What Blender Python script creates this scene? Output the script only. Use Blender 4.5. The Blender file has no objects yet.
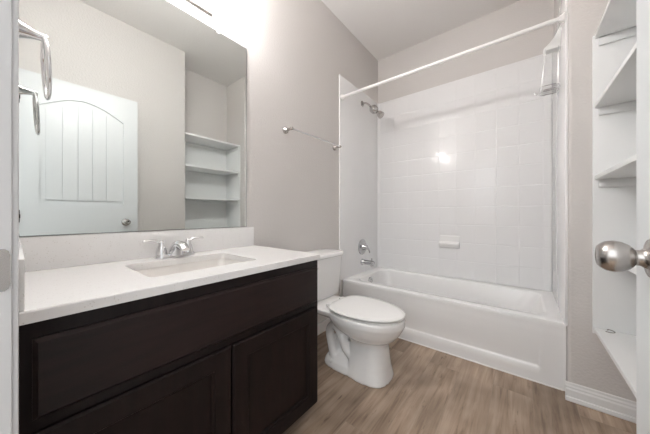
import bpy, bmesh, math, random
from mathutils import Vector, Matrix
random.seed(7)
PI = math.pi
sc = bpy.context.scene
C = sc.collection

# ---------------------------------------------------------------- camera, world, exposure
cam = bpy.data.cameras.new('camera'); cam.sensor_width = 36.0
cam.lens = 36.0 * 247.0 / 650.0
cam.shift_y = -0.0040
cam.clip_start = 0.01
co = bpy.data.objects.new('camera', cam); C.objects.link(co)
co.location = (1.328, 0.0, 0.998)
co.rotation_euler = (PI / 2, 0, math.radians(38.558))
sc.camera = co

w = bpy.data.worlds.new('world'); sc.world = w; w.use_nodes = True
bg = w.node_tree.nodes['Background']
bg.inputs[1].default_value = 1.1
_nt = w.node_tree
_tc = _nt.nodes.new('ShaderNodeTexCoord'); _sp = _nt.nodes.new('ShaderNodeSeparateXYZ')
_mr = _nt.nodes.new('ShaderNodeMapRange'); _mr.inputs['From Min'].default_value = -0.5; _mr.inputs['From Max'].default_value = 0.5
_cr = _nt.nodes.new('ShaderNodeValToRGB')
_cr.color_ramp.elements[0].position = 0.30; _cr.color_ramp.elements[0].color = (0.22, 0.19, 0.17, 1)
_cr.color_ramp.elements[1].position = 0.62; _cr.color_ramp.elements[1].color = (0.95, 0.98, 1.0, 1)
_nt.links.new(_tc.outputs['Generated'], _sp.inputs[0]); _nt.links.new(_sp.outputs[2], _mr.inputs['Value'])
_nt.links.new(_mr.outputs[0], _cr.inputs['Fac']); _nt.links.new(_cr.outputs['Color'], bg.inputs[0])
BULB_GLOW = 165.0
sc.view_settings.view_transform = 'Standard'
sc.view_settings.look = 'None'
sc.view_settings.gamma = 1.0
sc.view_settings.use_curve_mapping = False
sc.view_settings.exposure = 1.18
sc.cycles.max_bounces = 14
sc.cycles.diffuse_bounces = 8
sc.cycles.glossy_bounces = 6

# ---------------------------------------------------------------- materials
def newmat(name, col, rough=0.5, metal=0.0, spec=0.5, coat=0.0):
    m = bpy.data.materials.new(name); m.use_nodes = True
    b = m.node_tree.nodes['Principled BSDF']
    b.inputs['Base Color'].default_value = (*col, 1)
    b.inputs['Roughness'].default_value = rough
    b.inputs['Metallic'].default_value = metal
    b.inputs['Specular IOR Level'].default_value = spec
    b.inputs['Coat Weight'].default_value = coat
    b.inputs['Coat Roughness'].default_value = 0.08
    return m

def nd(m, t, **kw):
    n = m.node_tree.nodes.new(t)
    for k, v in kw.items():
        if hasattr(n, k): setattr(n, k, v)
        else: n.inputs[k].default_value = v
    return n

def lk(m, a, b): m.node_tree.links.new(a, b)
def pb(m): return m.node_tree.nodes['Principled BSDF']

def bump_noise(m, scale, dist, strength=1.0, detail=2.0):
    tc = nd(m, 'ShaderNodeTexCoord'); n = nd(m, 'ShaderNodeTexNoise', Scale=scale, Detail=detail)
    b = nd(m, 'ShaderNodeBump', Strength=strength, Distance=dist)
    lk(m, tc.outputs['Object'], n.inputs['Vector']); lk(m, n.outputs[0], b.inputs['Height'])
    lk(m, b.outputs[0], pb(m).inputs['Normal'])
    return tc, n

def vary(m, scale, c1, c2, lo=0.35, hi=0.65, detail=4.0, stretch=None, rough=None):
    tc = nd(m, 'ShaderNodeTexCoord'); n = nd(m, 'ShaderNodeTexNoise', Scale=scale, Detail=detail)
    if stretch:
        mp = nd(m, 'ShaderNodeMapping'); mp.inputs['Scale'].default_value = stretch
        lk(m, tc.outputs['Object'], mp.inputs['Vector']); lk(m, mp.outputs[0], n.inputs['Vector'])
    else:
        lk(m, tc.outputs['Object'], n.inputs['Vector'])
    r = nd(m, 'ShaderNodeValToRGB')
    r.color_ramp.elements[0].position = lo; r.color_ramp.elements[0].color = (*c1, 1)
    r.color_ramp.elements[1].position = hi; r.color_ramp.elements[1].color = (*c2, 1)
    lk(m, n.outputs[0], r.inputs['Fac']); lk(m, r.outputs['Color'], pb(m).inputs['Base Color'])
    return r

M = {}
M['wall'] = newmat('wall_paint', (0.622, 0.596, 0.578), 0.55); bump_noise(M['wall'], 90, 0.0025, 0.75, 1.5)
M['ceil'] = newmat('ceiling_paint', (0.76, 0.74, 0.725), 0.7); bump_noise(M['ceil'], 70, 0.003, 0.5)
M['white'] = newmat('white_trim_paint', (0.80, 0.80, 0.80), 0.35)
M['shelf'] = newmat('white_shelf_paint', (0.80, 0.81, 0.81), 0.4)
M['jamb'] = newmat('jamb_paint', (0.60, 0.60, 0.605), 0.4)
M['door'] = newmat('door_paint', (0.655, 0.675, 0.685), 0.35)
M['acrylic'] = newmat('tub_acrylic', (0.82, 0.818, 0.815), 0.16, coat=0.3)
M['ceramic'] = newmat('white_vitreous_china', (0.84, 0.835, 0.83), 0.08, coat=0.5)
M['seat'] = newmat('seat_plastic', (0.83, 0.825, 0.815), 0.22)
M['chrome'] = newmat('chrome', (0.74, 0.74, 0.75), 0.07, 1.0)
M['nickel'] = newmat('brushed_nickel', (0.47, 0.445, 0.425), 0.26, 1.0)
M['satin'] = newmat('satin_metal', (0.80, 0.80, 0.80), 0.45, 0.5)
M['head'] = newmat('chrome_dark_reflections', (0.48, 0.465, 0.455), 0.14, 1.0)  # clean chrome; darker base colour stands in for dark reflections
M['chrome_tub'] = newmat('chrome_tub', (0.55, 0.55, 0.555), 0.08, 1.0)
M['bronze'] = newmat('dark_bronze', (0.02, 0.018, 0.017), 0.4, 0.6)
M['dark'] = newmat('dark_slot', (0.01, 0.01, 0.01), 0.6)
M['rod'] = newmat('white_rod', (0.83, 0.82, 0.81), 0.3)
M['wire'] = newmat('white_coated_wire', (0.86, 0.86, 0.85), 0.35)
M['mirror'] = newmat('mirror_silver', (0.73, 0.76, 0.745), 0.0, 1.0)
M['glassedge'] = newmat('mirror_edge', (0.25, 0.28, 0.27), 0.15, 0.5)
M['clip'] = newmat('clear_clip', (0.8, 0.8, 0.8), 0.15)
M['caulk'] = newmat('caulk', (0.82, 0.81, 0.80), 0.5)
M['basin'] = newmat('sink_china', (0.75, 0.725, 0.695), 0.12, coat=0.4)

# speckled quartz
def quartz(name, base, dark):
    m = newmat(name, base, 0.22, coat=0.2)
    tc = nd(m, 'ShaderNodeTexCoord')
    v = nd(m, 'ShaderNodeTexVoronoi', Scale=170.0); v.feature = 'F1'
    n = nd(m, 'ShaderNodeTexNoise', Scale=60.0, Detail=3.0)
    lk(m, tc.outputs['Object'], v.inputs['Vector']); lk(m, tc.outputs['Object'], n.inputs['Vector'])
    r = nd(m, 'ShaderNodeValToRGB')
    r.color_ramp.elements[0].position = 0.10; r.color_ramp.elements[0].color = (*dark, 1)
    r.color_ramp.elements[1].position = 0.30; r.color_ramp.elements[1].color = (*base, 1)
    lk(m, v.outputs['Distance'], r.inputs['Fac'])
    gt = nd(m, 'ShaderNodeMath'); gt.operation = 'GREATER_THAN'; gt.inputs[1].default_value = 0.54
    lk(m, n.outputs[0], gt.inputs[0])
    mx = nd(m, 'ShaderNodeMix'); mx.data_type = 'RGBA'
    mx.inputs[6].default_value = (*base, 1)
    lk(m, gt.outputs[0], mx.inputs[0]); lk(m, r.outputs['Color'], mx.inputs[7])
    lk(m, mx.outputs[2], pb(m).inputs['Base Color'])
    return m
M['quartz'] = quartz('speckled_white_quartz', (0.79, 0.78, 0.772), (0.60, 0.57, 0.54))

# dark espresso wood
m = newmat('espresso_wood', (0.02, 0.014, 0.013), 0.42, spec=0.3); M['wood'] = m
vary(m, 6.0, (0.011, 0.006, 0.006), (0.022, 0.0115, 0.0105), 0.3, 0.7, 8.0, (6.0, 1.0, 8.0))
m = newmat('espresso_wood_upright_shaded', (0.02, 0.014, 0.013), 0.42, spec=0.18); M['wood_v_shaded'] = m
vary(m, 6.0, (0.008, 0.005, 0.005), (0.015, 0.0085, 0.008), 0.3, 0.7, 8.0, (6.0, 8.0, 1.0))  # same wood, upright grain; face frame's shade put into a darker colour
M['toe'] = newmat('toe_kick_black', (0.008, 0.006, 0.006), 0.6)

# moulded tile surround: grid of shallow grooves in object space; axes = which two axes carry the grid
def tile_mat(name, axes, ox, oz, sx, sz):
    m = newmat(name, (0.83, 0.83, 0.835), 0.09, coat=0.2)
    tc = nd(m, 'ShaderNodeTexCoord'); sp = nd(m, 'ShaderNodeSeparateXYZ')
    lk(m, tc.outputs['Object'], sp.inputs[0])
    outs = []
    for ax, o, s in ((axes[0], ox, sx), (axes[1], oz, sz)):
        a = nd(m, 'ShaderNodeMath'); a.operation = 'SUBTRACT'; a.inputs[1].default_value = o
        lk(m, sp.outputs[ax], a.inputs[0])
        p = nd(m, 'ShaderNodeMath'); p.operation = 'PINGPONG'; p.inputs[1].default_value = s / 2
        lk(m, a.outputs[0], p.inputs[0])
        r = nd(m, 'ShaderNodeMapRange'); r.interpolation_type = 'SMOOTHSTEP'
        r.inputs['From Min'].default_value = 0.0; r.inputs['From Max'].default_value = 0.006
        lk(m, p.outputs[0], r.inputs['Value']); outs.append(r.outputs[0])
    mn = nd(m, 'ShaderNodeMath'); mn.operation = 'MINIMUM'
    lk(m, outs[0], mn.inputs[0]); lk(m, outs[1], mn.inputs[1])
    n = nd(m, 'ShaderNodeTexNoise', Scale=9.0, Detail=1.0); lk(m, tc.outputs['Object'], n.inputs['Vector'])
    ad = nd(m, 'ShaderNodeMath'); ad.operation = 'MULTIPLY_ADD'; ad.inputs[1].default_value = 0.5
    lk(m, n.outputs[0], ad.inputs[0]); lk(m, mn.outputs[0], ad.inputs[2])
    b = nd(m, 'ShaderNodeBump', Strength=0.65, Distance=0.0018)
    lk(m, ad.outputs[0], b.inputs['Height']); lk(m, b.outputs[0], pb(m).inputs['Normal'])
    return m
M['tile'] = tile_mat('moulded_tile_back', (0, 2), 0.833, 0.383, 0.158, 0.172)
M['tile_side'] = newmat('moulded_panel_side', (0.83, 0.83, 0.835), 0.13, coat=0.3)

# vinyl plank floor: planks run along y
m = newmat('vinyl_plank', (0.4, 0.3, 0.22), 0.38); M['floor'] = m
tc = nd(m, 'ShaderNodeTexCoord'); mp = nd(m, 'ShaderNodeMapping')
mp.inputs['Rotation'].default_value = (0, 0, PI / 2); mp.inputs['Location'].default_value = (0.55, 0.05, 0)
lk(m, tc.outputs['Object'], mp.inputs['Vector'])
br = nd(m, 'ShaderNodeTexBrick', Scale=1.0); br.offset = 0.37
br.inputs['Brick Width'].default_value = 1.2; br.inputs['Row Height'].default_value = 0.178
br.inputs['Mortar Size'].default_value = 0.0014; br.inputs['Mortar Smooth'].default_value = 0.3
br.inputs['Bias'].default_value = 0.0
br.inputs['Color1'].default_value = (0, 0, 0, 1); br.inputs['Color2'].default_value = (1, 1, 1, 1)
br.inputs['Mortar'].default_value = (0.5, 0.5, 0.5, 1)
lk(m, mp.outputs[0], br.inputs['Vector'])
off = nd(m, 'ShaderNodeVectorMath'); off.operation = 'SCALE'; off.inputs['Scale'].default_value = 7.3
lk(m, br.outputs['Color'], off.inputs[0])
addv = nd(m, 'ShaderNodeVectorMath'); addv.operation = 'ADD'
lk(m, tc.outputs['Object'], addv.inputs[0]); lk(m, off.outputs[0], addv.inputs[1])
st = nd(m, 'ShaderNodeMapping'); st.inputs['Scale'].default_value = (15.0, 1.0, 1.0)
lk(m, addv.outputs[0], st.inputs['Vector'])
n1 = nd(m, 'ShaderNodeTexNoise', Scale=2.2, Detail=7.0, Roughness=0.62, Distortion=0.5)
lk(m, st.outputs[0], n1.inputs['Vector'])
r1 = nd(m, 'ShaderNodeValToRGB')
r1.color_ramp.elements[0].position = 0.26; r1.color_ramp.elements[0].color = (0.145, 0.096, 0.064, 1)
r1.color_ramp.elements[1].position = 0.66; r1.color_ramp.elements[1].color = (0.455, 0.355, 0.272, 1)
e = r1.color_ramp.elements.new(0.46); e.color = (0.345, 0.256, 0.188, 1)
lk(m, n1.outputs[0], r1.inputs['Fac'])
# soft cloudy patches
n2 = nd(m, 'ShaderNodeTexNoise', Scale=3.3, Detail=2.0)
lk(m, addv.outputs[0], n2.inputs['Vector'])
r2 = nd(m, 'ShaderNodeValToRGB')
r2.color_ramp.elements[0].position = 0.3; r2.color_ramp.elements[0].color = (0.62, 0.60, 0.58, 1)
r2.color_ramp.elements[1].position = 0.62; r2.color_ramp.elements[1].color = (1.1, 1.1, 1.1, 1)
lk(m, n2.outputs[0], r2.inputs['Fac'])
mx = nd(m, 'ShaderNodeMix'); mx.data_type = 'RGBA'; mx.blend_type = 'MULTIPLY'; mx.inputs[0].default_value = 1.0
lk(m, r1.outputs['Color'], mx.inputs[6]); lk(m, r2.outputs['Color'], mx.inputs[7])
# per-plank tint
r3 = nd(m, 'ShaderNodeValToRGB')
r3.color_ramp.elements[0].color = (0.90, 0.89, 0.88, 1); r3.color_ramp.elements[1].color = (1.08, 1.07, 1.06, 1)
lk(m, br.outputs['Color'], r3.inputs['Fac'])
mx2 = nd(m, 'ShaderNodeMix'); mx2.data_type = 'RGBA'; mx2.blend_type = 'MULTIPLY'; mx2.inputs[0].default_value = 1.0
lk(m, mx.outputs[2], mx2.inputs[6]); lk(m, r3.outputs['Color'], mx2.inputs[7])
# dark cracks / knots
n3 = nd(m, 'ShaderNodeTexNoise', Scale=3.0, Detail=5.0, Roughness=0.7)
st2 = nd(m, 'ShaderNodeMapping'); st2.inputs['Scale'].default_value = (9.0, 1.6, 1.0); st2.inputs['Location'].default_value = (3.1, 1.7, 0)
lk(m, addv.outputs[0], st2.inputs['Vector']); lk(m, st2.outputs[0], n3.inputs['Vector'])
r4 = nd(m, 'ShaderNodeValToRGB')
r4.color_ramp.elements[0].position = 0.30; r4.color_ramp.elements[0].color = (0.50, 0.46, 0.43, 1)
r4.color_ramp.elements[1].position = 0.39; r4.color_ramp.elements[1].color = (1, 1, 1, 1)
lk(m, n3.outputs[0], r4.inputs['Fac'])
mx3 = nd(m, 'ShaderNodeMix'); mx3.data_type = 'RGBA'; mx3.blend_type = 'MULTIPLY'; mx3.inputs[0].default_value = 1.0
lk(m, mx2.outputs[2], mx3.inputs[6]); lk(m, r4.outputs['Color'], mx3.inputs[7])
mx4 = nd(m, 'ShaderNodeMix'); mx4.data_type = 'RGBA'
mx4.inputs[7].default_value = (0.30, 0.23, 0.175, 1)
lk(m, br.outputs['Fac'], mx4.inputs[0]); lk(m, mx3.outputs[2], mx4.inputs[6])
lk(m, mx4.outputs[2], pb(m).inputs['Base Color'])

# lit bulb glass
m = bpy.data.materials.new('lit_bulb_glass'); m.use_nodes = True; M['lamp'] = m
b = pb(m); b.inputs['Base Color'].default_value = (0.9, 0.88, 0.85, 1)
b.inputs['Emission Color'].default_value = (1.0, 0.99, 0.982, 1)
b.inputs['Emission Strength'].default_value = BULB_GLOW

# ---------------------------------------------------------------- mesh helpers
def nb(): return bmesh.new()

def box(bm, x0, x1, y0, y1, z0, z1, bev=0.0, seg=2, only=None):
    t = bmesh.new()
    vs = [t.verts.new((x, y, z)) for x in (x0, x1) for y in (y0, y1) for z in (z0, z1)]
    for f in ((0, 1, 3, 2), (4, 6, 7, 5), (0, 4, 5, 1), (2, 3, 7, 6), (0, 2, 6, 4), (1, 5, 7, 3)):
        t.faces.new([vs[i] for i in f])
    if bev:
        ed = [e for e in t.edges if only is None or only(e)]
        bmesh.ops.bevel(t, geom=ed, offset=bev, segments=seg, profile=0.5, affect='EDGES')
    merge(bm, t)

def merge(bm, t, mat=None):
    if mat is not None: bmesh.ops.transform(t, matrix=mat, verts=t.verts)
    bmesh.ops.recalc_face_normals(t, faces=t.faces)
    me = bpy.data.meshes.new('tmp'); t.to_mesh(me); t.free()
    bm.from_mesh(me); bpy.data.meshes.remove(me)

def loft(bm, rings, cap0=True, cap1=True, closed=True):
    t = bmesh.new()
    R = [[t.verts.new(p) for p in r] for r in rings]
    n = len(R[0])
    for a, b_ in zip(R, R[1:]):
        for i in range(n if closed else n - 1):
            j = (i + 1) % n
            try: t.faces.new((a[i], a[j], b_[j], b_[i]))
            except ValueError: pass
    if cap0: t.faces.new(list(reversed(R[0])))
    if cap1: t.faces.new(R[-1])
    merge(bm, t)

def frame_of(d):
    d = Vector(d).normalized()
    u = d.cross(Vector((0, 0, 1)))
    if u.length < 1e-4: u = Vector((1, 0, 0))
    u.normalize(); return u, d.cross(u).normalized()

def lathe(bm, base, axis, prof, seg=32, cap=True):
    """prof: (t along axis, radius)"""
    base = Vector(base); d = Vector(axis).normalized(); u, v = frame_of(d)
    rings = [[base + d * t + (u * math.cos(2 * PI * i / seg) + v * math.sin(2 * PI * i / seg)) * max(r, 1e-4)
              for i in range(seg)] for t, r in prof]
    loft(bm, rings, cap, cap)

def tube(bm, pts, rad, seg=12, cap=True, closed=False, flat=1.0):
    """sweep a circle along pts with parallel transport; rad number or list"""
    P = [Vector(p) for p in pts]; n = len(P)
    if not isinstance(rad, (list, tuple)): rad = [rad] * n
    T = []
    for i in range(n):
        if closed: d = P[(i + 1) % n] - P[i - 1]
        else: d = P[min(i + 1, n - 1)] - P[max(i - 1, 0)]
        T.append(d.normalized())
    u, v = frame_of(T[0]); rings = []
    for i in range(n):
        if i:
            u = (u - T[i] * u.dot(T[i])).normalized(); v = T[i].cross(u).normalized()
        rings.append([P[i] + (u * math.cos(2 * PI * k / seg) + v * flat * math.sin(2 * PI * k / seg)) * rad[i] for k in range(seg)])
    if closed: rings.append(rings[0])
    if closed:
        t = bmesh.new(); R = [[t.verts.new(p) for p in r] for r in rings[:-1]]
        for i in range(n):
            a, b_ = R[i], R[(i + 1) % n]
            for k in range(seg):
                j = (k + 1) % seg; t.faces.new((a[k], a[j], b_[j], b_[k]))
        merge(bm, t)
    else: loft(bm, rings, cap, cap)

def smooth_path(pts, k=6):
    P = [Vector(p) for p in pts]; out = []
    for i in range(len(P) - 1):
        p0 = P[max(i - 1, 0)]; p1 = P[i]; p2 = P[i + 1]; p3 = P[min(i + 2, len(P) - 1)]
        for s in range(k):
            t = s / k
            out.append(0.5 * ((2 * p1) + (p2 - p0) * t + (2 * p0 - 5 * p1 + 4 * p2 - p3) * t * t + (3 * p1 - p0 - 3 * p2 + p3) * t ** 3))
    out.append(P[-1]); return out

def prism(bm, pts2, mapper, d0, d1, bev=0.0):
    """extrude a 2D polygon; mapper(a, b, d) -> xyz"""
    t = bmesh.new()
    A = [t.verts.new(mapper(a, b_, d0)) for a, b_ in pts2]
    B = [t.verts.new(mapper(a, b_, d1)) for a, b_ in pts2]
    n = len(A); t.faces.new(A); t.faces.new(list(reversed(B)))
    for i in range(n): t.faces.new((A[i], B[i], B[(i + 1) % n], A[(i + 1) % n]))
    if bev:
        bmesh.ops.bevel(t, geom=t.edges[:], offset=bev, segments=2, profile=0.5, affect='EDGES')
    bmesh.ops.triangulate(t, faces=[f for f in t.faces if len(f.verts) > 4])
    merge(bm, t)

def rrect(x0, x1, y0, y1, z, r, k=6):
    pts = []
    for cx, cy, a0 in ((x1 - r, y1 - r, 0), (x0 + r, y1 - r, PI / 2), (x0 + r, y0 + r, PI), (x1 - r, y0 + r, 3 * PI / 2)):
        for i in range(k + 1):
            a = a0 + PI / 2 * i / k
            pts.append(Vector((cx + r * math.cos(a), cy + r * math.sin(a), z)))
    return pts

def obj(name, bm, mat, parent=None, smooth=True, angle=35):
    me = bpy.data.meshes.new(name); bm.to_mesh(me); bm.free()
    o = bpy.data.objects.new(name, me); C.objects.link(o)
    me.materials.append(mat)
    if smooth:
        for p in me.polygons: p.use_smooth = True
        me.set_sharp_from_angle(angle=math.radians(angle))
    if parent is not None:
        o.parent = parent
        o.matrix_parent_inverse = Matrix.Translation(parent.location).inverted()
    return o

def thing(name, label, cat, loc, group=None):
    o = bpy.data.objects.new(name, None); C.objects.link(o)
    o.location = loc; o.empty_display_size = 0.05
    return tag(o, label, cat, group)

def tag(o, label, cat, group=None):
    o['label'] = label; o['category'] = cat
    if group: o['group'] = group
    return o

def struct(o, label, cat='structure'):
    o['kind'] = 'structure'; o['label'] = label; o['category'] = cat
    return o

# ---------------------------------------------------------------- room shell
ZC = 2.808; YB = 2.667
bm = nb(); box(bm, -0.1, 2.1, -0.9, 2.77, -0.06, 0.0)
struct(obj('floor', bm, M['floor'], smooth=False), 'brown wood-look vinyl plank floor', 'floor')
bm = nb(); box(bm, -0.1, 2.1, -0.13, 2.77, ZC, ZC + 0.06)
struct(obj('ceiling', bm, M['ceil'], smooth=False), 'plain light grey ceiling above the bathroom', 'ceiling')
bm = nb(); box(bm, -0.1, 0.0, -0.13, 2.77, 0, ZC)
struct(obj('wall_left', bm, M['wall'], smooth=False), 'warm grey textured wall behind vanity and toilet', 'wall')
bm = nb(); box(bm, 0.0, 1.526, YB, 2.77, 0, ZC)
struct(obj('wall_back', bm, M['wall'], smooth=False), 'warm grey wall above the white tub surround', 'wall')
# wall between tub alcove and shelf niche, rounded corner
YS = 1.87
bm = nb(); box(bm, 1.526, 2.1, YS, 2.77, 0, ZC, bev=0.014, seg=4,
               only=lambda e: all(abs(v.co.x - 1.526) < 1e-4 and abs(v.co.y - YS) < 1e-4 for v in e.verts))
struct(obj('wall_alcove', bm, M['wall']), 'warm grey wall stub between tub alcove and shelf niche', 'wall')
XR = 1.62
bm = nb(); box(bm, XR, 1.955, -0.13, 1.185, 0, ZC, bev=0.012, seg=3,
               only=lambda e: all(abs(v.co.x - XR) < 1e-4 and abs(v.co.y - 1.185) < 1e-4 for v in e.verts))
struct(obj('wall_right', bm, M['wall']), 'warm grey wall behind the open door', 'wall')
bm = nb(); box(bm, 1.955, 2.1, -0.13, YS, 0, ZC)
struct(obj('wall_niche', bm, M['wall'], smooth=False), 'warm grey rear wall of the shelf niche', 'wall')
# near wall with the doorway
XJ0, XJ1, ZJ = 0.790, 1.507, 2.062
bm = nb()
box(bm, 0.0, XJ0 - 0.02, -0.13, -0.010, 0, ZC)
box(bm, XJ1 + 0.02, XR, -0.13, -0.010, 0, ZC)
box(bm, XJ0 - 0.02, XJ1 + 0.02, -0.13, -0.010, ZJ + 0.02, ZC)
struct(obj('wall_near', bm, M['wall'], smooth=False), 'warm grey wall holding the doorway and towel ring', 'wall')
# door jamb + casing, with strike plate
bm = nb()
box(bm, XJ0 - 0.02, XJ0, -0.14, -0.0025, 0, ZJ, 0.002)
box(bm, XJ1, XJ1 + 0.02, -0.14, -0.0105, 0, ZJ, 0.0)
box(bm, XJ0 - 0.02, XJ1 + 0.02, -0.14, -0.0105, ZJ, ZJ + 0.02, 0.0)
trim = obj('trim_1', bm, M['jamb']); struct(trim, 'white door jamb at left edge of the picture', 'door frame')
bm = nb()
box(bm, XJ0 - 0.062, XJ0 - 0.005, -0.010, 0.0032, 0, ZJ + 0.055, 0.003)
box(bm, XJ0 - 0.005, XJ1 + 0.005, -0.010, 0.0032, ZJ + 0.005, ZJ + 0.062, 0.003)
obj('casing', bm, M['jamb'], trim)
bm = nb()
prism(bm, [(-0.034 + 0.0, 0.896), (-0.0085, 0.896), (-0.0055, 0.899), (-0.0040, 0.905), (-0.0040, 0.943), (-0.0055, 0.949), (-0.0085, 0.952), (-0.034, 0.952)],
      lambda a, b_, d: (d, a, b_), XJ0 - 0.0005, XJ0 + 0.0012)
sp = obj('strike_plate', bm, M['nickel'], trim); sp['label'] = 'brushed nickel strike plate'
# baseboards
def baseboard(name, x0, x1, y, label):
    bm = nb()
    prof = [(0, 0), (-0.024, 0), (-0.026, 0.006), (-0.022, 0.019), (-0.015, 0.022), (-0.0145, 0.056), (-0.010, 0.064), (-0.0105, 0.071), (-0.006, 0.079), (-0.006, 0.088), (-0.003, 0.092), (0, 0.092)]
    prism(bm, prof, lambda a, b_, d: (d, y + a, b_), x0, x1)
    return struct(obj(name, bm, M['white'], angle=20), label, 'baseboard')
baseboard('baseboard_alcove', 1.512, 1.955, YS, 'white profiled baseboard below the shelf niche')
bm = nb(); box(bm, 0.0, 0.014, 0.950, 1.866, 0, 0.09, 0.004)
struct(obj('baseboard_left', bm, M['white']), 'white baseboard on the wall behind the toilet', 'baseboard')
bm = nb(); box(bm, XR - 0.014, XR, -0.009, 1.185, 0, 0.09, 0.004)
struct(obj('baseboard_right', bm, M['white']), 'white baseboard on the wall behind the door', 'baseboard')

# ---------------------------------------------------------------- open door
DX0, DX1 = 1.493, 1.528; DY0, DY1 = 0.004, 0.713; DZ0, DZ1 = 0.012, 2.045
bm = nb(); dp = 0.010
box(bm, DX0 + dp, DX1 - dp, DY0 + 0.002, DY1 - 0.002, DZ0 + 0.002, DZ1 - 0.002)
PY0, PY1 = DY0 + 0.105, DY1 - 0.105
def arch(y):  # underside of the arched top rail
    t = (y - (PY0 + PY1) / 2) / ((PY1 - PY0) / 2)
    return 1.815 + 0.105 * math.cos(t * PI / 2) ** 1.0
for xa, xb, sgn in ((DX0, DX0 + dp + 0.001, -1), (DX1 - dp - 0.001, DX1, 1)):
    box(bm, xa, xb, DY0, PY0, DZ0, DZ1); box(bm, xa, xb, PY1, DY1, DZ0, DZ1)
    box(bm, xa, xb, PY0, PY1, DZ0, 0.25); box(bm, xa, xb, PY0, PY1, 0.84, 1.075)
    N = 20
    ys = [PY0 + (PY1 - PY0) * i / N for i in range(N + 1)]
    for ya, yb in zip(ys, ys[1:]):
        t = bmesh.new(); zz = (arch(ya), arch(yb))
        v = [t.verts.new(p) for p in ((xa, ya, zz[0]), (xa, yb, zz[1]), (xa, yb, DZ1), (xa, ya, DZ1), (xb, ya, zz[0]), (xb, yb, zz[1]), (xb, yb, DZ1), (xb, ya, DZ1))]
        for f in ((0, 1, 2, 3), (4, 7, 6, 5), (0, 4, 5, 1), (2, 6, 7, 3)): t.faces.new([v[i] for i in f])
        merge(bm, t)
    # plank fields, slightly raised inside each panel
    xf0, xf1 = (DX0 + 0.003, DX0 + dp + 0.001) if sgn < 0 else (DX1 - dp - 0.001, DX1 - 0.003)
    fy0, fy1 = PY0 + 0.032, PY1 - 0.032; NP = 5; pw = (fy1 - fy0) / NP
    for i in range(NP):
        a, b_ = fy0 + pw * i + 0.0035, fy0 + pw * (i + 1) - 0.0035
        box(bm, xf0, xf1, a, b_, 0.285, 0.805, 0.0025, 1)
        K = 4; pts = [(a, 1.11), (b_, 1.11)] + [(b_ + (a - b_) * k / K, arch(b_ + (a - b_) * k / K) - 0.034) for k in range(K + 1)]
        prism(bm, pts, lambda p, q, d: (d, p, q), xf0, xf1)
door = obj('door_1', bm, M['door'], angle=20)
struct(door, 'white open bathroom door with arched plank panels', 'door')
KY, KZ = 0.626, 0.928
def knob(sgn, x):
    bm = nb()
    lathe(bm, (x, KY, KZ), (sgn, 0, 0), [(0, 0.032), (0.004, 0.032), (0.007, 0.030), (0.010, 0.018), (0.016, 0.0125), (0.022, 0.0125), (0.0222, 0.0110), (0.0235, 0.0110),
        (0.0237, 0.0155), (0.028, 0.0200), (0.036, 0.0245), (0.045, 0.0262), (0.054, 0.0245), (0.060, 0.0205), (0.0635, 0.0165), (0.0640, 0.0140), (0.0630, 0.0125)], 40)
    k = obj('door_knob', bm, M['nickel'], door, angle=50); k['label'] = 'brushed nickel egg-shaped door knob'
    bm = nb(); lathe(bm, (x + sgn * 0.0578, KY, KZ), (sgn, 0, 0), [(0, 0.0122), (0.0008, 0.0118)], 24)
    e = obj('knob_face', bm, M['chrome'], k)
    bm = nb(); lathe(bm, (x + sgn * 0.0584, KY, KZ), (sgn, 0, 0), [(0, 0.003), (0.0006, 0.003)], 12)
    obj('key_hole', bm, M['dark'], k)
knob(-1, DX0); knob(1, DX1)
for hz in (0.25, 0.985, 1.84):
    bm = nb()
    lathe(bm, (DX0 - 0.0028, 0.018, hz - 0.045), (0, 0, 1), [(0, 0.0015), (0.004, 0.0025), (0.030, 0.0025), (0.032, 0.0055), (0.058, 0.0055), (0.060, 0.0025), (0.086, 0.0025), (0.09, 0.0015)], 14)
    h = obj('hinge', bm, M['bronze'], door); h['label'] = 'dark bronze door hinge'

# ---------------------------------------------------------------- shelf niche
unit = thing('shelf_unit', 'white built-in open shelf unit in the niche behind the door', 'shelves', (1.79, 1.53, 0.39))
XS = 1.620; SX1 = 1.954; SY0, SY1 = 1.187, 1.869
for i, zb in enumerate((1.897, 1.542, 1.176, 0.800, 0.395)):
    bm = nb(); box(bm, XS, SX1 - 0.009, SY0, SY1 - 0.011, zb, zb + 0.020, 0.0015)
    s = obj('shelf', bm, M['shelf'], unit)
    if i < 4:
        bm = nb()
        box(bm, XS + 0.014, SX1 - 0.022, SY1 - 0.022, SY1 - 0.011, zb - 0.040, zb - 0.0005, 0.002)
        box(bm, SX1 - 0.021, SX1 - 0.010, SY0, SY1 - 0.011, zb - 0.036, zb - 0.0005, 0.002)
        obj('shelf_cleat', bm, M['shelf'], s)
bm = nb(); box(bm, XS - 0.006, SX1, SY1 - 0.010, SY1, 0.385, 1.919, 0.002)
obj('side_panel', bm, M['shelf'], unit)
bm = nb(); box(bm, SX1 - 0.009, SX1, SY0, SY1 - 0.011, 0.385, 1.919, 0.0)
obj('back_panel', bm, M['shelf'], unit)
# small wire hook left lying on the lowest shelf
bm = nb(); hx, hy, hz = 1.668, 1.835, 0.4185
pts = [(hx - 0.016, hy - 0.012, hz), (hx - 0.002, hy - 0.016, hz), (hx + 0.012, hy - 0.010, hz), (hx + 0.018, hy + 0.004, hz), (hx + 0.010, hy + 0.015, hz + 0.002), (hx - 0.004, hy + 0.013, hz + 0.004), (hx - 0.006, hy + 0.002, hz + 0.004)]
tube(bm, smooth_path(pts, 6), 0.0022, 8)
tag(obj('hook', bm, M['nickel']), 'small bent metal hook lying on the lowest white shelf', 'hook')

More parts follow.
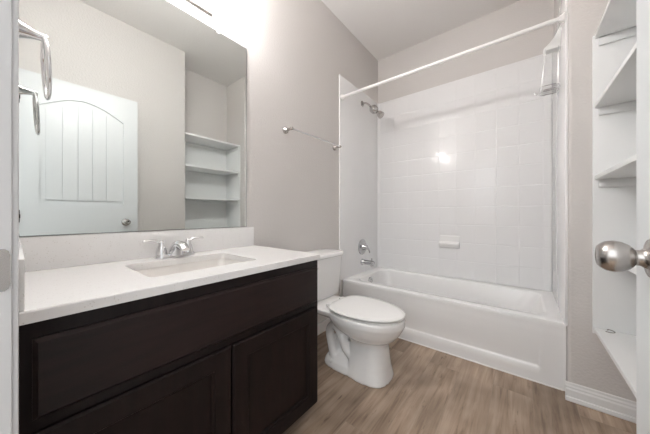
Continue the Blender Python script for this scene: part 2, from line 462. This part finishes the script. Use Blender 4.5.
# ---------------------------------------------------------------- vanity
VY0, VY1 = -0.009, 0.938
van = thing('vanity_cabinet', 'dark espresso bathroom vanity cabinet under the white countertop', 'cabinet', (0.26, 0.46, 0.0))
bm = nb()
box(bm, 0.002, 0.513, VY0, VY0 + 0.018, 0.072, 0.777); box(bm, 0.002, 0.513, VY1 - 0.018, VY1, 0.072, 0.777)
box(bm, 0.002, 0.513, VY0 + 0.018, VY1 - 0.018, 0.072, 0.103); box(bm, 0.002, 0.010, VY0 + 0.018, VY1 - 0.018, 0.103, 0.777)
box(bm, 0.513, 0.533, VY0, VY1, 0.072, 0.777, 0.001)
obj('carcass', bm, M['wood_v_shaded'], van)
bm = nb(); box(bm, 0.002, 0.455, VY0, VY1 - 0.004, 0.0, 0.0718)
obj('toe_kick', bm, M['toe'], van)
def slab(y0, y1, z0, z1, x0=0.533, x1=0.548, ch=0.008):
    bm = nb()
    loft(bm, [[Vector((x0, y, z)) for y, z in ((y0, z0), (y1, z0), (y1, z1), (y0, z1))],
              [Vector((x1 - ch, y, z)) for y, z in ((y0, z0), (y1, z0), (y1, z1), (y0, z1))],
              [Vector((x1, y, z)) for y, z in ((y0 + ch, z0 + ch), (y1 - ch, z0 + ch), (y1 - ch, z1 - ch), (y0 + ch, z1 - ch))]])
    return bm
d = obj('drawer_front', slab(0.022, 0.922, 0.572, 0.740), M['wood'], van, angle=20)
def cab_door(y0, y1, z0, z1):
    x0, x1 = 0.533, 0.548; r = 0.058
    bm = nb()
    def ring(x, i): return [Vector((x, y, z)) for y, z in ((y0 + i, z0 + i), (y1 - i, z0 + i), (y1 - i, z1 - i), (y0 + i, z1 - i))]
    loft(bm, [ring(x0, 0), ring(x1 - 0.006, 0), ring(x1, 0.005), ring(x1, r), ring(x1 - 0.004, r + 0.003), ring(x1 - 0.005, r + 0.010), ring(x1 - 0.010, r + 0.013), ring(x0, r + 0.013)], False, False)
    dd = obj('cabinet_door', bm, M['wood_v_shaded'], van, angle=15)
    bm = nb(); box(bm, x0 + 0.001, x1 - 0.0115, y0 + r + 0.010, y1 - r - 0.010, z0 + r + 0.010, z1 - r - 0.010)
    obj('door_panel', bm, M['wood_v_shaded'], dd, smooth=False)
cab_door(0.022, 0.4650, 0.080, 0.545)
cab_door(0.4710, 0.922, 0.080, 0.545)

# countertop with the rectangular sink cut-out
ZK = 0.803; ZU = 0.7775
SXa, SXb, SYa, SYb = 0.138, 0.436, 0.258, 0.657
bm = nb()
K = 6
o_top = rrect(0.001, 0.551, VY0, 0.939, ZK, 0.003, K); i_top = rrect(SXa, SXb, SYa, SYb, ZK, 0.022, K)
o_a = rrect(0.001, 0.551, VY0, 0.939, ZK - 0.003, 0.003, K); o_t2 = rrect(0.003, 0.549, VY0 + 0.002, 0.937, ZK, 0.003, K)
o_bot = rrect(0.001, 0.551, VY0, 0.939, ZU, 0.003, K); i_bot = rrect(SXa, SXb, SYa, SYb, ZU, 0.022, K)
loft(bm, [i_bot, o_bot, o_a, o_t2, i_top, i_bot], False, False)
bmesh.ops.remove_doubles(bm, verts=bm.verts, dist=1e-6)
ctop = obj('countertop', bm, M['quartz'], angle=25)
tag(ctop, 'white speckled quartz countertop on the dark vanity, with backsplash', 'countertop')
bm = nb(); box(bm, 0.001, 0.020, VY0, 0.929, ZK + 0.0003, 0.920, 0.0015)
obj('backsplash', bm, M['quartz'], ctop)
bm = nb(); box(bm, 0.0205, 0.543, VY0, 0.012, ZK + 0.0003, 0.908, 0.0015)
obj('side_splash', bm, M['quartz'], ctop)
# undermount sink
bm = nb()
zr = ZU - 0.0005
rings = [rrect(SXa - 0.02, SXb + 0.02, SYa - 0.02, SYb + 0.02, zr - 0.14, 0.04, K), rrect(SXa - 0.02, SXb + 0.02, SYa - 0.02, SYb + 0.02, zr - 0.01, 0.04, K),
         rrect(SXa - 0.02, SXb + 0.02, SYa - 0.02, SYb + 0.02, zr, 0.04, K),
         rrect(SXa - 0.002, SXb + 0.002, SYa - 0.002, SYb + 0.002, zr, 0.024, K), rrect(SXa + 0.004, SXb - 0.004, SYa + 0.004, SYb - 0.004, zr - 0.012, 0.03, K),
         rrect(SXa + 0.014, SXb - 0.014, SYa + 0.016, SYb - 0.016, zr - 0.09, 0.04, K), rrect(SXa + 0.03, SXb - 0.03, SYa + 0.034, SYb - 0.034, zr - 0.118, 0.05, K),
         rrect(SXa + 0.07, SXb - 0.07, SYa + 0.09, SYb - 0.09, zr - 0.127, 0.05, K), rrect(0.265, 0.309, 0.435, 0.479, zr - 0.130, 0.02, K)]
loft(bm, rings)
# carcass has no open top, so the bowl is let into it
sink = obj('sink', bm, M['basin'], angle=45); tag(sink, 'white rectangular undermount sink set into the quartz countertop', 'sink')
bm = nb(); lathe(bm, (0.287, 0.457, zr - 0.131), (0, 0, 1), [(0, 0.022), (0.003, 0.022), (0.004, 0.019), (0.003, 0.012), (0.006, 0.010), (0.007, 0.004)], 24)
dr = obj('drain', bm, M['chrome'], sink); dr['label'] = 'chrome sink drain'

# faucet: base plate, two lever handles, low arched spout
fau = thing('faucet', 'chrome two-handle bathroom faucet at the back of the sink', 'faucet', (0.076, 0.462, ZK))
FX, FY = 0.076, 0.462
bm = nb()
loft(bm, [rrect(FX - 0.027, FX + 0.027, FY - 0.083, FY + 0.083, ZK + 0.0005, 0.026, 8), rrect(FX - 0.027, FX + 0.027, FY - 0.083, FY + 0.083, ZK + 0.012, 0.026, 8),
          rrect(FX - 0.024, FX + 0.024, FY - 0.080, FY + 0.080, ZK + 0.017, 0.023, 8)])
obj('base_plate', bm, M['chrome'], fau)
bm = nb()
sect = [((0.080, ZK + 0.010), 0.030, 0.034, 0), ((0.086, ZK + 0.034), 0.028, 0.033, 22), ((0.104, ZK + 0.050), 0.0265, 0.029, 48), ((0.128, ZK + 0.058), 0.025, 0.022, 72),
        ((0.152, ZK + 0.057), 0.023, 0.016, 96), ((0.174, ZK + 0.049), 0.0205, 0.0125, 116), ((0.185, ZK + 0.042), 0.017, 0.009, 125)]
rings = []
for (x, z), hw, th, ang in sect:
    a = math.radians(ang); nx, nz = math.cos(a), -math.sin(a)
    rings.append([Vector((x + nx * th * math.cos(2 * PI * i / 24), FY + hw * math.sin(2 * PI * i / 24), z + nz * th * math.cos(2 * PI * i / 24))) for i in range(24)])
loft(bm, rings)
obj('spout', bm, M['chrome'], fau, angle=60)
for s in (-1, 1):
    hy = FY + s * 0.056
    bm = nb()
    lathe(bm, (FX - 0.004, hy, ZK + 0.015), (0, 0, 1), [(0, 0.023), (0.006, 0.0225), (0.022, 0.0205), (0.034, 0.017), (0.042, 0.013), (0.052, 0.012), (0.060, 0.0105), (0.064, 0.006)], 24)
    h = obj('handle', bm, M['chrome'], fau, angle=50)
    bm = nb()
    pts = smooth_path([(FX - 0.004, hy + s * 0.004, ZK + 0.070), (FX - 0.003, hy + s * 0.022, ZK + 0.078), (FX - 0.002, hy + s * 0.045, ZK + 0.081), (FX - 0.001, hy + s * 0.070, ZK + 0.080)], 5)
    n = len(pts); tube(bm, pts, [0.010 - 0.003 * i / n for i in range(n)], 14, flat=0.55)
    obj('lever', bm, M['chrome'], h, angle=60)

# ---------------------------------------------------------------- wall mirror
bm = nb(); box(bm, 0.0008, 0.0060, VY0 + 0.001, 0.886, 0.9225, 2.016)
mir = obj('mirror', bm, M['glassedge'], smooth=False)
tag(mir, 'large frameless wall mirror above the vanity backsplash', 'mirror')
bm = nb(); box(bm, 0.0060, 0.0064, VY0 + 0.003, 0.8835, 0.9245, 2.014)
g = obj('mirror_glass', bm, M['mirror'], mir, smooth=False)
for cy in (0.20, 0.705):
    bm = nb(); box(bm, 0.0066, 0.0096, cy - 0.009, cy + 0.009, 2.004, 2.024, 0.002); box(bm, 0.0008, 0.0096, cy - 0.009, cy + 0.009, 2.0165, 2.024, 0.001)
    c = obj('mirror_clip', bm, M['clip'], mir); c['label'] = 'clear plastic mirror clip'

# ---------------------------------------------------------------- vanity light above the mirror
lt = thing('vanity_light', 'lit metal vanity light fixture on the wall just above the mirror', 'light', (0.0, 0.455, 2.14))
bm = nb(); box(bm, 0.0005, 0.009, 0.235, 0.672, 2.086, 2.20, 0.004)
p = obj('back_plate', bm, M['nickel'], lt)
bm = nb(); box(bm, 0.0092, 0.0105, 0.2375, 0.6695, 2.0885, 2.1975, 0.001)
obj('front_panel', bm, M['satin'], lt)
for ly in (0.30, 0.455, 0.61):
    bm = nb()
    tube(bm, smooth_path([(0.0105, ly, 2.15), (0.08, ly, 2.145), (0.126, ly, 2.160), (0.132, ly, 2.19)], 5), 0.008, 12)
    lathe(bm, (0.132, ly, 2.185), (0, 0, 1), [(0, 0.014), (0.004, 0.020), (0.022, 0.022), (0.024, 0.020)], 20)
    obj('light_arm', bm, M['nickel'], lt)
    bm = nb()
    lathe(bm, (0.132, ly, 2.206), (0, 0, 1), [(0, 0.010), (0.010, 0.012), (0.018, 0.020)] + [(0.044 + 0.032 * math.sin(a), 0.032 * math.cos(a)) for a in [(-0.8 + 2.3 * k / 14) for k in range(15)]], 28)
    obj('light_bulb', bm, M['lamp'], lt, angle=60)

# ---------------------------------------------------------------- towel ring on the near wall
TX, TZ = 0.263, 1.500
ring = thing('towel_ring', 'chrome towel ring hanging beside the mirror at the doorway', 'towel ring', (TX, -0.010, TZ))
bm = nb()
lathe(bm, (TX, -0.0098, TZ), (0, 1, 0), [(0, 0.027), (0.006, 0.0265), (0.012, 0.024), (0.024, 0.019), (0.040, 0.0130), (0.052, 0.0105), (0.064, 0.011), (0.069, 0.008)], 28)
obj('post', bm, M['chrome'], ring, angle=50)
bm = nb(); R_ = 0.080
tube(bm, [(TX + R_ * math.sin(2 * PI * i / 48), 0.050 + 0.010 * (1 - math.cos(2 * PI * i / 48)) / 2, TZ - 0.006 - R_ + R_ * math.cos(2 * PI * i / 48)) for i in range(48)], 0.0048, 12, closed=True)
obj('ring', bm, M['chrome'], ring, angle=60)

# ---------------------------------------------------------------- towel bar
bar = thing('towel_bar', 'brushed nickel towel bar on the wall above the toilet', 'towel bar', (0.0, 1.45, 1.585))
TBZ = 1.600
for y in (1.207, 1.800):
    bm = nb()
    lathe(bm, (0.0003, y, TBZ), (1, 0, 0), [(0, 0.025), (0.006, 0.0245), (0.014, 0.021), (0.022, 0.012), (0.034, 0.0095), (0.056, 0.009), (0.062, 0.0115), (0.072, 0.0115), (0.077, 0.007)], 24)
    obj('post', bm, M['nickel'], bar, angle=50)
bm = nb(); tube(bm, [(0.066, 1.210, TBZ), (0.066, 1.797, TBZ)], 0.0055, 14)
obj('bar', bm, M['chrome'], bar)

# ---------------------------------------------------------------- toilet
TY = 1.393
toi = thing('toilet', 'white two-piece toilet with closed lid between vanity and tub', 'toilet', (0.40, TY, 0.0))
def egg(xb, xf, hw, z, n=40, yo=0.0, sq=1.0, wide=0.5, bq=None):
    """egg outline: back at xb, front at xf, widest at fraction `wide`"""
    cx = xb + (xf - xb) * wide; out = []
    for i in range(n):
        a = 2 * PI * i / n; c, s = math.cos(a), math.sin(a)
        L = (xf - cx) if c > 0 else (cx - xb)
        q = sq if (c > 0 or bq is None) else bq
        out.append(Vector((cx + L * math.copysign(abs(c) ** q, c), TY + yo + hw * math.copysign(abs(s) ** q, s), z)))
    return out
bm = nb()
# pedestal column and bowl
loft(bm, [egg(0.455, 0.716, 0.126, 0.0, sq=.72, bq=.45), egg(0.455, 0.717, 0.127, 0.012, sq=.72, bq=.45), egg(0.465, 0.706, 0.115, 0.07, sq=.78, bq=.45), egg(0.470, 0.700, 0.103, 0.15, sq=.9, bq=.5), egg(0.465, 0.696, 0.098, 0.200, sq=.9, bq=.6),
          egg(0.44, 0.704, 0.104, 0.228, bq=.8), egg(0.38, 0.740, 0.136, 0.252), egg(0.32, 0.768, 0.162, 0.285), egg(0.29, 0.786, 0.175, 0.315), egg(0.28, 0.793, 0.179, 0.330), egg(0.28, 0.798, 0.183, 0.340), egg(0.28, 0.799, 0.184, 0.372), egg(0.285, 0.794, 0.180, 0.380)])
# deck under the tank
loft(bm, [rrect(0.12, 0.42, TY - 0.07, TY + 0.07, 0.300, 0.05), rrect(0.06, 0.46, TY - 0.120, TY + 0.120, 0.325, 0.06), rrect(0.035, 0.48, TY - 0.150, TY + 0.150, 0.350, 0.06), rrect(0.035, 0.48, TY - 0.152, TY + 0.152, 0.376, 0.06)])
# foot reaching back, with the floor flange
loft(bm, [egg(0.262, 0.60, 0.120, 0.0, sq=.7, bq=.6), egg(0.262, 0.60, 0.121, 0.014, sq=.7, bq=.6), egg(0.275, 0.60, 0.112, 0.045, sq=.7, bq=.6), egg(0.295, 0.60, 0.090, 0.070, sq=.8, bq=.7), egg(0.31, 0.60, 0.062, 0.10, sq=.9)])
# trapway: a swan-neck pipe that bulges out on both flanks
for s in (-1, 1):
    tube(bm, smooth_path([(0.56, TY + s * 0.055, 0.11), (0.50, TY + s * 0.066, 0.10), (0.455, TY + s * 0.080, 0.15), (0.425, TY + s * 0.084, 0.215), (0.39, TY + s * 0.080, 0.262), (0.345, TY + s * 0.070, 0.262), (0.312, TY + s * 0.064, 0.21), (0.330, TY + s * 0.066, 0.13), (0.355, TY + s * 0.068, 0.04)], 6), 0.030, 14)
box(bm, 0.34, 0.47, TY - 0.036, TY + 0.036, 0.02, 0.32)
body = obj('bowl', bm, M['ceramic'], toi)
rm = body.modifiers.new('remesh', 'REMESH'); rm.mode = 'VOXEL'; rm.voxel_size = 0.0065; rm.use_smooth_shade = True
sm = body.modifiers.new('smooth', 'SMOOTH'); sm.factor = 0.5; sm.iterations = 5
for s in (-1, 1):
    bm = nb(); lathe(bm, (0.355, TY + s * 0.098, 0.030), (0, s * 0.3, 1), [(0, 0.015), (0.014, 0.015), (0.020, 0.012), (0.024, 0.005)], 20)
    obj('bolt_cap', bm, M['seat'], body)
bm = nb()
kw = dict(wide=.42, bq=.62)
loft(bm, [egg(0.330, 0.788, 0.171, 0.3802, **kw), egg(0.330, 0.790, 0.174, 0.382, **kw), egg(0.330, 0.790, 0.174, 0.386, **kw), egg(0.338, 0.782, 0.166, 0.389, **kw)])
obj('seat', bm, M['seat'], toi, angle=50)
bm = nb()
loft(bm, [egg(0.335, 0.794, 0.178, 0.3975, **kw), egg(0.329, 0.800, 0.184, 0.4000, **kw), egg(0.329, 0.800, 0.184, 0.405, **kw), egg(0.334, 0.795, 0.179, 0.4085, **kw), egg(0.36, 0.76, 0.145, 0.4115, **kw), egg(0.45, 0.66, 0.06, 0.4125, **kw)])
obj('lid', bm, M['seat'], toi, angle=60)
for s in (-1, 1):
    bm = nb(); box(bm, 0.300, 0.345, TY + s * 0.075 - 0.022, TY + s * 0.075 + 0.022, 0.377, 0.402, 0.008, 3)
    obj('seat_hinge', bm, M['seat'], toi)
bm = nb()
loft(bm, [rrect(0.045, 0.195, TY - 0.195, TY + 0.203, 0.3775, 0.035), rrect(0.035, 0.205, TY - 0.208, TY + 0.216, 0.40, 0.04), rrect(0.028, 0.218, TY - 0.222, TY + 0.232, 0.60, 0.04), rrect(0.026, 0.221, TY - 0.225, TY + 0.235, 0.678, 0.04)])
tank = obj('tank', bm, M['ceramic'], toi, angle=40)
bm = nb()
loft(bm, [rrect(0.022, 0.226, TY - 0.232, TY + 0.242, 0.6785, 0.04), rrect(0.018, 0.232, TY - 0.238, TY + 0.248, 0.684, 0.045), rrect(0.018, 0.232, TY - 0.238, TY + 0.248, 0.702, 0.045), rrect(0.024, 0.226, TY - 0.232, TY + 0.242, 0.710, 0.042), rrect(0.05, 0.20, TY - 0.19, TY + 0.19, 0.714, 0.03)])
obj('tank_lid', bm, M['ceramic'], toi, angle=40)
bm = nb()
lathe(bm, (0.219, TY - 0.165, 0.635), (1, 0, 0), [(0, 0.014), (0.006, 0.014), (0.012, 0.009), (0.018, 0.008)], 18)
tube(bm, smooth_path([(0.233, TY - 0.168, 0.635), (0.236, TY - 0.145, 0.632), (0.238, TY - 0.105, 0.626)], 4), 0.006, 10)
fl = obj('flush_lever', bm, M['chrome'], tank, angle=50); fl['label'] = 'chrome flush lever'

# ---------------------------------------------------------------- bathtub
BX0, BX1, BY0, BY1, BZ = 0.001, 1.5235, 1.934, 2.6665, 0.383
tub = thing('bathtub', 'white alcove bathtub with a panelled apron below the tiled surround', 'bathtub', (0.76, 2.3, 0.0))
bm = nb(); KK = 8
rings = [rrect(BX0, BX1, BY0 + 0.02, BY1, 0.0, 0.004, KK), rrect(BX0, BX1, BY0 + 0.02, BY1, BZ - 0.030, 0.004, KK), rrect(BX0, BX1, BY0, BY1, BZ - 0.030, 0.004, KK), rrect(BX0, BX1, BY0, BY1, BZ - 0.012, 0.004, KK),
         rrect(BX0, BX1, BY0 + 0.003, BY1, BZ - 0.004, 0.006, KK), rrect(BX0, BX1, BY0 + 0.012, BY1, BZ, 0.010, KK),
         rrect(BX0 + 0.085, BX1 - 0.070, BY0 + 0.072, BY1 - 0.075, BZ, 0.10, KK), rrect(BX0 + 0.093, BX1 - 0.080, BY0 + 0.080, BY1 - 0.083, BZ - 0.004, 0.10, KK), rrect(BX0 + 0.098, BX1 - 0.088, BY0 + 0.086, BY1 - 0.088, BZ - 0.014, 0.10, KK),
         rrect(BX0 + 0.120, BX1 - 0.17, BY0 + 0.105, BY1 - 0.105, 0.20, 0.11, KK), rrect(BX0 + 0.135, BX1 - 0.24, BY0 + 0.120, BY1 - 0.120, 0.10, 0.12, KK), rrect(BX0 + 0.18, BX1 - 0.30, BY0 + 0.16, BY1 - 0.16, 0.065, 0.11, KK), rrect(BX0 + 0.26, BX1 - 0.40, BY0 + 0.24, BY1 - 0.24, 0.058, 0.08, KK)]
loft(bm, rings)
obj('basin', bm, M['acrylic'], tub, angle=45)
# apron: height field with a recessed panel, deepest at its lower edge and fading out upward
def smooth(t): t = max(0.0, min(1.0, t)); return t * t * (3 - 2 * t)
bm = nb()
xs = sorted(set([BX0 + (BX1 - BX0) * i / 60 for i in range(61)] + [0.112, 0.116, 0.124, 0.130, 1.396, 1.402, 1.410, 1.414]))
zs = sorted(set([0.0, 0.004, 0.02, 0.05, 0.088, 0.094, 0.099, 0.104, 0.110] + [0.12 + (BZ - 0.031 - 0.12) * i / 24 for i in range(25)]))
def adep(x, z):
    e = min(smooth((x - 0.112) / 0.010), smooth((1.414 - x) / 0.010), smooth((z - 0.090) / 0.009))
    f = 1 - smooth((z - 0.11) / 0.16)
    return 0.008 * e * f + 0.002 * smooth((z - 0.3) / 0.05)
V = [[bm.verts.new((x, BY0 + 0.0005 + adep(x, z), z)) for x in xs] for z in zs]
for i in range(len(zs) - 1):
    for j in range(len(xs) - 1): bm.faces.new((V[i][j], V[i][j + 1], V[i + 1][j + 1], V[i + 1][j]))
ext = bmesh.ops.extrude_face_region(bm, geom=bm.faces[:])
nv = [g_ for g_ in ext['geom'] if isinstance(g_, bmesh.types.BMVert)]
for v in nv: v.co.y = BY0 + 0.0195
bmesh.ops.recalc_face_normals(bm, faces=bm.faces)
obj('apron', bm, M['acrylic'], tub, angle=50)
bm = nb(); tube(bm, [(BX0 + 0.01, BY0 - 0.001, 0.003), (BX1 - 0.012, BY0 - 0.001, 0.003)], 0.0045, 8)
obj('caulk_bead', bm, M['caulk'], tub)
bm = nb(); lathe(bm, (BX0 + 0.104, 2.28, 0.318), (1, 0, 0.13), [(0, 0.036), (0.006, 0.036), (0.011, 0.030), (0.013, 0.012), (0.018, 0.010), (0.020, 0.004)], 26)
o = obj('overflow_plate', bm, M['chrome_tub'], tub, angle=50); o['label'] = 'chrome overflow plate'

# ---------------------------------------------------------------- tub surround
sur = thing('tub_surround', 'glossy white moulded tile surround on the walls around the tub', 'tub surround', (0.76, 2.66, 0.383))
ZS = 2.293; zb = BZ + 0.001
bm = nb()
box(bm, 0.0006, 0.010, 1.876, BY1 - 0.0005, zb, ZS, 0.002)
box(bm, 0.0006, 0.016, 1.868, 1.882, 0.092, ZS, 0.004, 3)
obj('left_panel', bm, M['tile_side'], sur)
bm = nb(); box(bm, 0.0105, 1.5140, BY1 - 0.012, BY1 - 0.0005, zb, ZS, 0.002)
# soft cove in the corner
for cx, sg in ((0.0105, 1),):
    prism(bm, [(0, 0), (0.022 * sg, 0), (0.012 * sg, -0.004), (0.005 * sg, -0.010), (0, -0.022)], lambda a, b_, d, cx=cx: (cx + a, BY1 - 0.012 + b_, d), zb, ZS)
obj('back_panel', bm, M['tile'], sur)
bm = nb(); box(bm, 1.5140, 1.5255, 1.888, BY1 - 0.0005, zb, ZS, 0.002)
obj('right_panel', bm, M['tile_side'], sur)
# moulded soap dish
bm = nb(); yb = BY1 - 0.012
sx0, sx1, sz0, sz1 = 0.684, 0.862, 0.670, 0.792
pr = [(0, sz1), (-0.005, sz1 - 0.002), (-0.008, sz1 - 0.012), (-0.008, sz0 + 0.062), (-0.030, sz0 + 0.050), (-0.048, sz0 + 0.052), (-0.052, sz0 + 0.046), (-0.050, sz0 + 0.032), (-0.030, sz0 + 0.006), (-0.010, sz0), (0, sz0)]
prism(bm, pr, lambda a, b_, d: (d, yb + a, b_), sx0, sx1, 0.0025)
obj('soap_dish', bm, M['acrylic'], sur, angle=50)

# ---------------------------------------------------------------- shower fittings
PYv = 2.283
sh = thing('showerhead', 'chrome shower head on a bent arm high on the tub wall', 'shower head', (0.0105, PYv, 2.165))
bm = nb()
lathe(bm, (0.0105, PYv, 2.165), (1, 0, 0), [(0, 0.030), (0.003, 0.030), (0.009, 0.022), (0.012, 0.011)], 24)
tube(bm, smooth_path([(0.018, PYv, 2.165), (0.05, PYv, 2.162), (0.082, PYv, 2.140), (0.115, PYv, 2.102)], 5), 0.0095, 14)
obj('shower_arm', bm, M['head'], sh, angle=50)
dv = Vector((0.716, 0.0, -0.698)).normalized()
bm = nb()
lathe(bm, Vector((0.105, PYv, 2.110)), dv, [(0, 0.012), (0.018, 0.020), (0.030, 0.035), (0.042, 0.041), (0.074, 0.041), (0.086, 0.034), (0.093, 0.020), (0.112, 0.017), (0.122, 0.022), (0.138, 0.030), (0.170, 0.035), (0.177, 0.035), (0.179, 0.031)], 30)
hd = obj('head', bm, M['head'], sh, angle=40)
bm = nb(); lathe(bm, Vector((0.105, PYv, 2.110)) + dv * 0.1785, dv, [(0, 0.030), (0.002, 0.028)], 26)
f = obj('spray_face', bm, M['nickel'], hd); f['label'] = 'dark grey spray face'

va = thing('shower_valve', 'round chrome shower valve with lever above the tub spout', 'valve', (0.0105, PYv, 0.655))
bm = nb(); lathe(bm, (0.0105, PYv, 0.655), (1, 0, 0), [(0, 0.083), (0.003, 0.083), (0.008, 0.076), (0.010, 0.060), (0.009, 0.048), (0.013, 0.040), (0.016, 0.034)], 40)
obj('escutcheon', bm, M['chrome_tub'], va, angle=50)
bm = nb(); lathe(bm, (0.026, PYv, 0.655), (1, 0, 0), [(0, 0.033), (0.012, 0.030), (0.030, 0.024), (0.042, 0.022), (0.047, 0.014)], 28)
hub = obj('hub', bm, M['chrome_tub'], va, angle=50)
bm = nb(); pts = smooth_path([(0.060, PYv, 0.655), (0.066, PYv + 0.022, 0.640), (0.068, PYv + 0.046, 0.618), (0.066, PYv + 0.060, 0.594)], 5)
n = len(pts); tube(bm, pts, [0.013 - 0.005 * i / n for i in range(n)], 14)
obj('lever', bm, M['chrome_tub'], hub, angle=60)

bm = nb(); PZ = 0.498
lathe(bm, (0.0105, PYv, PZ), (1, 0, 0), [(0, 0.034), (0.006, 0.034), (0.012, 0.028), (0.05, 0.026), (0.10, 0.0255), (0.128, 0.024), (0.140, 0.019), (0.144, 0.010)], 28)
lathe(bm, (0.122, PYv, PZ - 0.004), (0.12, 0, -1), [(0, 0.020), (0.024, 0.0195), (0.030, 0.017)], 24)
sp_ = obj('tub_spout', bm, M['chrome_tub'], angle=45); tag(sp_, 'chrome tub spout on the end wall below the round valve', 'spout')
bm = nb(); lathe(bm, (0.122, PYv, PZ + 0.022), (0, 0, 1), [(0, 0.005), (0.014, 0.005), (0.016, 0.008), (0.024, 0.008), (0.026, 0.005)], 14)
obj('diverter_knob', bm, M['chrome_tub'], sp_)

# shower curtain rod
rod = thing('shower_rod', 'straight white shower curtain rod across the tub opening', 'shower rod', (0.76, 1.90, 2.09))
bm = nb(); tube(bm, [(0.012, 1.900, 2.092), (1.512, 1.900, 2.092)], 0.0125, 18)
obj('rod', bm, M['rod'], rod)
for x, s in ((0.0165, 1), (1.5138, -1)):
    bm = nb(); lathe(bm, (x, 1.900, 2.092), (s, 0, 0), [(0, 0.025), (0.005, 0.025), (0.012, 0.019), (0.022, 0.016)], 22)
    obj('rod_flange', bm, M['rod'], rod)

# caddy hanging at the right end of the alcove
cad = thing('shower_caddy', 'white wire shower caddy hung high at the right end of the tub', 'caddy', (1.51, 2.09, 2.05))
bm = nb(); CX = 1.5136
prof = [(0, 0.135), (0, 0), (-0.076, 0.0), (-0.080, 0.008), (-0.076, 0.020), (-0.05, 0.038), (-0.026, 0.068), (-0.010, 0.110)]
prism(bm, prof, lambda a, b_, d: (CX + a, d, 2.030 + b_), 2.085, 2.14, 0.002)
obj('bracket_shelf', bm, M['wire'], cad, angle=40)
for x, y in ((CX - 0.070, 2.078), (CX - 0.070, 2.132), (CX - 0.01, 2.078), (CX - 0.01, 2.132)):
    bm = nb(); tube(bm, [(x, y, 2.034), (x - (0.020 if x < CX - 0.03 else 0.0), y, 1.785)], 0.0020, 8)
    obj('hanger_wire', bm, M['chrome'], cad)
bm = nb()
def hoop(z, g=0.0):
    return [Vector((p.x, p.y, z)) for p in rrect(CX - 0.095 - g, CX - 0.004, 2.060 - g, 2.150 + g, z, 0.02, 4)]
tube(bm, hoop(1.800), 0.0028, 8, closed=True); tube(bm, hoop(1.775, 0.0), 0.0028, 8, closed=True)
for i in range(4):
    y = 2.069 + 0.072 * i / 3; tube(bm, [(CX - 0.093, y, 1.775), (CX - 0.006, y, 1.775)], 0.0018, 6)
tube(bm, smooth_path([(CX - 0.095, 2.10, 1.775), (CX - 0.115, 2.10, 1.770), (CX - 0.122, 2.10, 1.785)], 4), 0.0028, 8)
b_ = obj('wire_basket', bm, M['chrome'], cad); b_['label'] = 'grey wire basket at the bottom'
